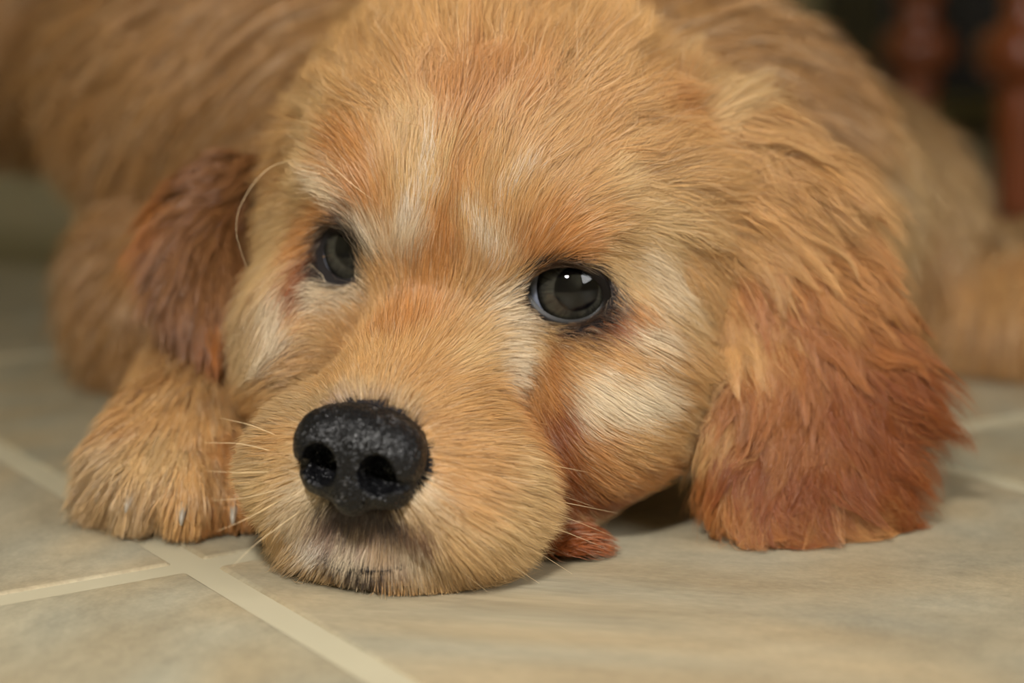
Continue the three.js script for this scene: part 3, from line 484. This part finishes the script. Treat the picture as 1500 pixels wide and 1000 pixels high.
// --- mouth line and claws
{
  const lip = new THREE.CatmullRomCurve3(LIP.map((p) => V(...p).multiplyScalar(MM)));
  const tube = new THREE.TubeGeometry(lip, 40, 0.0012, 10), q = tube.attributes.position;
  for (let i = 0; i < q.count; i++) { const k = Math.floor(i / 11) / 40, c = lip.getPointAt(Math.min(k, 1)), s = 0.05 + 0.95 * Math.sqrt(Math.sin(Math.PI * clamp(k, 0, 1))); q.setXYZ(i, c.x + (q.getX(i) - c.x) * s, c.y + (q.getY(i) - c.y) * s, c.z + (q.getZ(i) - c.z) * s); }
  obj('lip', tube, lidSkin, puppy).userData.label = 'dark lip line under the nose';
  const horn = new THREE.MeshPhysicalMaterial({ color: rgb(150, 140, 126), roughness: 0.3, clearcoat: 0.5 });
  for (const [x, y, z, t] of [[-94.5, 11, -402.5, -20], [-86, 11.5, -392.5, -12], [-74, 9.5, -389, 0], [-64, 8, -395, 6]]) {
    const curve = new THREE.QuadraticBezierCurve3(V(0, 0, -2), V(0, 0.8, 3), V(0, -3.6, 5.4)), g = new THREE.TubeGeometry(curve, 12, 1, 10), p = g.attributes.position;
    for (let i = 0; i < p.count; i++) { const k = Math.floor(i / 11) / 12, c = curve.getPointAt(Math.min(k, 1)), s = 1.5 * Math.pow(1 - k, 0.6) + 0.1; p.setXYZ(i, (c.x + (p.getX(i) - c.x) * s) * MM, (c.y + (p.getY(i) - c.y) * s) * MM, (c.z + (p.getZ(i) - c.z) * s) * MM); }
    g.computeVertexNormals();
    const claw = obj('claw', g, horn, puppy); claw.position.set(x * MM, y * MM, z * MM); claw.rotation.y = rad(t); claw.userData.label = 'grey claw in the paw fur';
  }
}

// --- whiskers and a few loose long hairs: [root, middle, tip] in mm
{
  const pale = new THREE.MeshPhysicalMaterial({ color: rgb(240, 214, 170), roughness: 0.35 });
  const hair = (name, pts, r, label) => {
    const v = pts.map((p) => V(...p)), a = v[0], n = normalAt(a.x, a.y, a.z), d = bodyField(a.x, a.y, a.z);
    a.addScaledVector(n, -d - 0.5);
    for (const p of v) p.y = Math.max(p.y, 0.5);
    const c = new THREE.CatmullRomCurve3(v), N = 20, g = new THREE.TubeGeometry(c, N, r, 5), q = g.attributes.position;
    for (let i = 0; i < q.count; i++) { const k = Math.floor(i / 6) / N, o = c.getPointAt(Math.min(k, 1)), s = 1 - 0.8 * k; q.setXYZ(i, (o.x + (q.getX(i) - o.x) * s) * MM, (o.y + (q.getY(i) - o.y) * s) * MM, (o.z + (q.getZ(i) - o.z) * s) * MM); }
    obj(name, g, pale, puppy).userData.label = label;
  };
  for (const w of WHISKERS) hair('whisker', w, 0.09, 'thin pale whisker');
  for (const w of LONG_HAIRS) hair('loose_hair', w, 0.075, 'single long pale hair');
}
// --- coat: every hair is a tapered ribbon rooted in the skin, combed along the marks and drawn into locks
const GROW = [
  { name: 'head_fur', density: 8, width: 0.095, segs: 3, clump: 0.45, per: 15, stray: 0.2, wave: 0.14, label: 'short golden fur of the head' },
  { name: 'ear_fur', density: 7, width: 0.125, segs: 6, clump: 0.9, per: 60, stray: 0.09, wave: 0.6, label: 'long wavy red gold fur of the ear lying on the tiles' },
  { name: 'ear_fur', density: 4, width: 0.24, segs: 4, clump: 0.75, per: 30, stray: 0.15, wave: 0.25, label: 'red brown fur of the ear beside the paw' },
  { name: 'paw_fur', density: 3.4, width: 0.2, segs: 3, clump: 0.38, per: 16, stray: 0.2, wave: 0.1, label: 'golden fur of the leg and paw' },
  { name: 'body_fur', density: 0.42, width: 0.48, segs: 3, clump: 0.22, per: 8, stray: 0.25, wave: 0.16, label: 'soft pale golden fur of the body' },
];
function grows(g, x, y, z) {                                   // bare skin: eye openings and nose leather
  if (y < 0.9) return 0;
  if (g === 0) {
    const l = V(x, y, z).sub(HEAD_AT).applyMatrix4(HEAD_INV);
    for (const e of EYES) if (inEye(e, l) < 1.04) return 0;
    const q = l.sub(NOSE);
    if (ell(q.x, q.y, q.z, 0, 0, -1, 12.6, 9.8, 11) < 0) return 0;
    // the back of the skull lies deep in the fur of the neck
    return smooth(-95, -60, q.z + 50) * 0.75 + 0.25;
  }
  return 1;
}
const furMat = new THREE.MeshPhysicalMaterial({ color: 0xffffff, vertexColors: true, roughness: 0.4, specularIntensity: 1, side: THREE.DoubleSide });
{
  const roots = GROW.map(() => []), { pos, idx, normal } = body;
  for (let i = 0; i < idx.length; i += 3) {
    const [a, b, c] = [idx[i] * 3, idx[i + 1] * 3, idx[i + 2] * 3];
    const ux = pos[b] - pos[a], uy = pos[b + 1] - pos[a + 1], uz = pos[b + 2] - pos[a + 2], vx = pos[c] - pos[a], vy = pos[c + 1] - pos[a + 1], vz = pos[c + 2] - pos[a + 2];
    const area = 0.5 * Math.hypot(uy * vz - uz * vy, uz * vx - ux * vz, ux * vy - uy * vx);
    const mx = (pos[a] + pos[b] + pos[c]) / 3, my = (pos[a + 1] + pos[b + 1] + pos[c + 1]) / 3, mz = (pos[a + 2] + pos[b + 2] + pos[c + 2]) / 3;
    const g = groupAt(mx, my, mz);
    let want = area * GROW[g].density;
    if (g === 4) want *= smooth(-860, -640, mz) * 0.85 + 0.15;
    let n = Math.floor(want + rnd());
    while (n-- > 0) {
      let s = rnd(), t = rnd(); if (s + t > 1) { s = 1 - s; t = 1 - t; }
      const x = pos[a] + ux * s + vx * t, y = pos[a + 1] + uy * s + vy * t, z = pos[a + 2] + uz * s + vz * t;
      if (rnd() > grows(g, x, y, z)) continue;
      roots[g].push([x, y, z, normal[a], normal[a + 1], normal[a + 2]]);
    }
  }
  const lp = V(0, 0, 0), trim = (x, y, z) => { lp.set(x, y, z).sub(HEAD_AT); if (lp.length() > 45) return false; lp.applyMatrix4(HEAD_INV); return inEye(EYES[lp.x < 0 ? 0 : 1], lp) < (lp.x < 0 && lp.x > -22 ? 0.3 : 0.92); };
  // the short hair right at the lids is black brown
  const rimAt = (r) => { lp.set(r[0], r[1], r[2]).sub(HEAD_AT); if (lp.length() > 45) return 0; lp.applyMatrix4(HEAD_INV); const q = inEye(EYES[lp.x < 0 ? 0 : 1], lp); return q > 1.5 ? 0 : q + 0.3 * rnd() < 1.42 ? 0.9 : 0; };
  const o1 = { w2: 0 }, o2 = { w2: 0 };
  const strand = (g, root, G, wild, out) => {
    const [x, y, z, nx, ny, nz] = root, S = G.segs;
    coatAt(g, x + (rnd() - 0.5) * 5, y + (rnd() - 0.5) * 5, z + (rnd() - 0.5) * 5, o1);
    let len = o1.len * (0.65 + 0.6 * rnd());
    const j = wild, shag = g === 0 ? smooth(9, 17, o1.len) : 0.6, wv = G.wave * (1 + 2.4 * (g === 0 ? shag : 0));
    if (g === 0) len *= 1 + 0.3 * shag;
    let tx = o1.dx + j * (rnd() - 0.5) * 2 + wv * noise(x * 0.085, y * 0.085, z * 0.085), ty = o1.dy + j * (rnd() - 0.5) * 2 + wv * noise(x * 0.085 + 31, y * 0.085, z * 0.085), tz = o1.dz + j * (rnd() - 0.5) * 2 + wv * noise(x * 0.085, y * 0.085 + 57, z * 0.085);
    let k = tx * nx + ty * ny + tz * nz; tx -= k * nx; ty -= k * ny; tz -= k * nz;
    let l = Math.hypot(tx, ty, tz) || 1; tx /= l; ty /= l; tz /= l;
    // the coat further along bends the hair
    coatAt(g, x + tx * len * 0.8, y + ty * len * 0.8, z + tz * len * 0.8, o2);
    const lift = rad(o1.lift) * (0.6 + 0.8 * rnd()) * (1 + 0.9 * shag * noise(x * 0.1 + 70, y * 0.1, z * 0.1)), curl = (rnd() - 0.5) * wv * 2.2 + wv * 1.6 * noise(x * 0.11 + 7, y * 0.11, z * 0.11 + 3);
    const sx = ny * tz - nz * ty, sy = nz * tx - nx * tz, sz = nx * ty - ny * tx;    // sideways
    let px = x - nx * 0.3, py = y - ny * 0.3, pz = z - nz * 0.3;
    out[0] = px; out[1] = py; out[2] = pz;
    for (let i = 1; i <= S; i++) {
      const f = (i - 0.5) / S, up = Math.sin(lift * (1.35 - 1.25 * f)), m = f * 0.8, cu = curl * Math.sin(f * (G.segs > 5 ? 7.5 : 5));
      let dx = lerp(tx, o2.dx, m) + nx * up * 1.1 + sx * cu, dy = lerp(ty, o2.dy, m) + ny * up * 1.1 + sy * cu, dz = lerp(tz, o2.dz, m) + nz * up * 1.1 + sz * cu;
      if (g !== 0) dy -= 0.22 * f;
      l = len / S / (Math.hypot(dx, dy, dz) || 1);
      px += dx * l; py += dy * l; pz += dz * l;
      const clear = 0.5 + 0.7 * f, d = bodyField(px, py, pz);
      if (d < clear && d > -6) { px += nx * (clear - d); py += ny * (clear - d); pz += nz * (clear - d); }
      if (g === 0 && trim(px, py, pz)) { for (let q = i; q <= S; q++) for (let c = 0; c < 3; c++) out[q * 3 + c] = out[(i - 1) * 3 + c] + (q - i + 1) * 0.02; return o1; }
      if (py < 0.25 + 0.5 * f) py = 0.25 + 0.5 * f;
      out[i * 3] = px; out[i * 3 + 1] = py; out[i * 3 + 2] = pz;
    }
    return o1;
  };
  GROW.forEach((G, g) => {
    const list = roots[g], S = G.segs, n = list.length, VP = S * 2 + 1, TP = (S - 1) * 2 + 1;
    // seeds of the locks
    const cell = Math.sqrt(G.per / G.density) * (g === 0 ? 2 : 1.2), grid = new Map(), key = (x, y, z) => (Math.floor(x / cell) + 500) * 4000000 + (Math.floor(y / cell) + 500) * 2000 + Math.floor(z / cell) + 1000;
    const seeds = [];
    for (let i = 0; i < n; i++) if (rnd() < 1 / G.per) {
      const c = new Float32Array((S + 1) * 3); strand(g, list[i], G, G.stray * 0.9, c);
      const s = { x: list[i][0], y: list[i][1], z: list[i][2], c, tone: (rnd() - 0.5) * 0.24, hold: G.clump * (0.5 + 0.7 * rnd()) * (g === 0 ? 1 + 0.7 * smooth(9, 17, o1.len) : 1) };
      if (g === 0 && rnd() < 0.72 * smooth(9, 17, o1.len)) continue;
      seeds.push(s); const k = key(s.x, s.y, s.z); (grid.get(k) ?? grid.set(k, []).get(k)).push(s);
    }
    const P = new Float32Array(n * VP * 3), Nn = new Float32Array(n * VP * 3), C = new Float32Array(n * VP * 3), I = new Uint32Array(n * TP * 3), own = new Float32Array((S + 1) * 3);
    let v = 0, t = 0;
    for (let i = 0; i < n; i++) {
      const root = list[i], loose = rnd() < 0.06, o = strand(g, root, G, loose ? G.stray * 1.8 : G.stray * 0.5, own);
      let near = null, nd = 1e9;
      for (let a = -1; a <= 1; a++) for (let b = -1; b <= 1; b++) for (let c = -1; c <= 1; c++) for (const s of grid.get(key(root[0] + a * cell, root[1] + b * cell, root[2] + c * cell)) ?? []) { const d = (s.x - root[0]) ** 2 + (s.y - root[1]) ** 2 + (s.z - root[2]) ** 2; if (d < nd) { nd = d; near = s; } }
      if (near && !loose) for (let k = 1; k <= S; k++) { const h = Math.min(near.hold, 0.95) * Math.pow(k / S, 1.1); for (let q = 0; q < 3; q++) own[k * 3 + q] = lerp(own[k * 3 + q], near.c[k * 3 + q], h); }
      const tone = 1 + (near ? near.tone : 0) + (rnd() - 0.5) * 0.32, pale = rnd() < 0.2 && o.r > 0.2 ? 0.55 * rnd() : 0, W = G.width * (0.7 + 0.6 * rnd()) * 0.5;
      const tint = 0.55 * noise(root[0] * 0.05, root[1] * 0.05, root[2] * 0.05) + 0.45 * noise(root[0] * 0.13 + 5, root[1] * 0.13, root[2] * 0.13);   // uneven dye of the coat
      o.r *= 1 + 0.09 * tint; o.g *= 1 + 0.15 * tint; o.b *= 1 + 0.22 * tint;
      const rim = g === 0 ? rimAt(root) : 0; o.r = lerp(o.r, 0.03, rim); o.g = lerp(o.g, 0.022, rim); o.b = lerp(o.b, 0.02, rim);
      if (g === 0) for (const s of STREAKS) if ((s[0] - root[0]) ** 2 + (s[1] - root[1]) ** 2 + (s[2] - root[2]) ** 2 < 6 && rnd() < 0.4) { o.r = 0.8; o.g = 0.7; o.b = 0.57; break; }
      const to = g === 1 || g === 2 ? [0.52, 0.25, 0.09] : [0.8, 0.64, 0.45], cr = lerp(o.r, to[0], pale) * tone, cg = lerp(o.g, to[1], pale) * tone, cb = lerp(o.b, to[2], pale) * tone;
      const roll = (rnd() - 0.5) * 1.6, v0 = v;
      for (let k = 0; k <= S; k++) {
        const a = Math.max(k - 1, 0) * 3, b = Math.min(k + 1, S) * 3;
        let dx = own[b] - own[a], dy = own[b + 1] - own[a + 1], dz = own[b + 2] - own[a + 2], l = Math.hypot(dx, dy, dz) || 1; dx /= l; dy /= l; dz /= l;
        let nx = root[3], ny = root[4], nz = root[5]; l = nx * dx + ny * dy + nz * dz; nx -= l * dx; ny -= l * dy; nz -= l * dz; l = Math.hypot(nx, ny, nz) || 1; nx /= l; ny /= l; nz /= l;
        let sx = dy * nz - dz * ny, sy = dz * nx - dx * nz, sz = dx * ny - dy * nx;
        const cr_ = Math.cos(roll), sr = Math.sin(roll), wx = sx * cr_ + nx * sr, wy = sy * cr_ + ny * sr, wz = sz * cr_ + nz * sr;
        const fx = nx * cr_ - sx * sr, fy = ny * cr_ - sy * sr, fz = nz * cr_ - sz * sr;
        const w = W * (k === 0 ? 0.9 : 1 - 0.75 * (k / S));
        for (const s of k < S ? [-1, 1] : [0]) {
          const p = v * 3; v++;
          P[p] = (own[k * 3] + wx * w * s) * MM; P[p + 1] = (own[k * 3 + 1] + wy * w * s) * MM; P[p + 2] = (own[k * 3 + 2] + wz * w * s) * MM;
          const ax = fx + wx * s * 0.75, ay = fy + wy * s * 0.75, az = fz + wz * s * 0.75, al = Math.hypot(ax, ay, az) || 1;
          Nn[p] = ax / al; Nn[p + 1] = ay / al; Nn[p + 2] = az / al;
          C[p] = cr; C[p + 1] = cg; C[p + 2] = cb;
        }
      }
      for (let k = 0; k < S; k++) {
        const a = v0 + k * 2;
        I[t++] = a; I[t++] = a + 1; I[t++] = a + 2;
        if (k < S - 1) { I[t++] = a + 1; I[t++] = a + 3; I[t++] = a + 2; }
      }
    }
    const geo = new THREE.BufferGeometry();
    geo.setAttribute('position', new THREE.BufferAttribute(P, 3)); geo.setAttribute('normal', new THREE.BufferAttribute(Nn, 3)); geo.setAttribute('color', new THREE.BufferAttribute(C, 3)); geo.setIndex(new THREE.BufferAttribute(I, 1));
    const m = obj(G.name, geo, furMat, puppy); m.userData.kind = 'stuff'; m.userData.label = G.label;
  });
}

renderer.render(scene, camera);
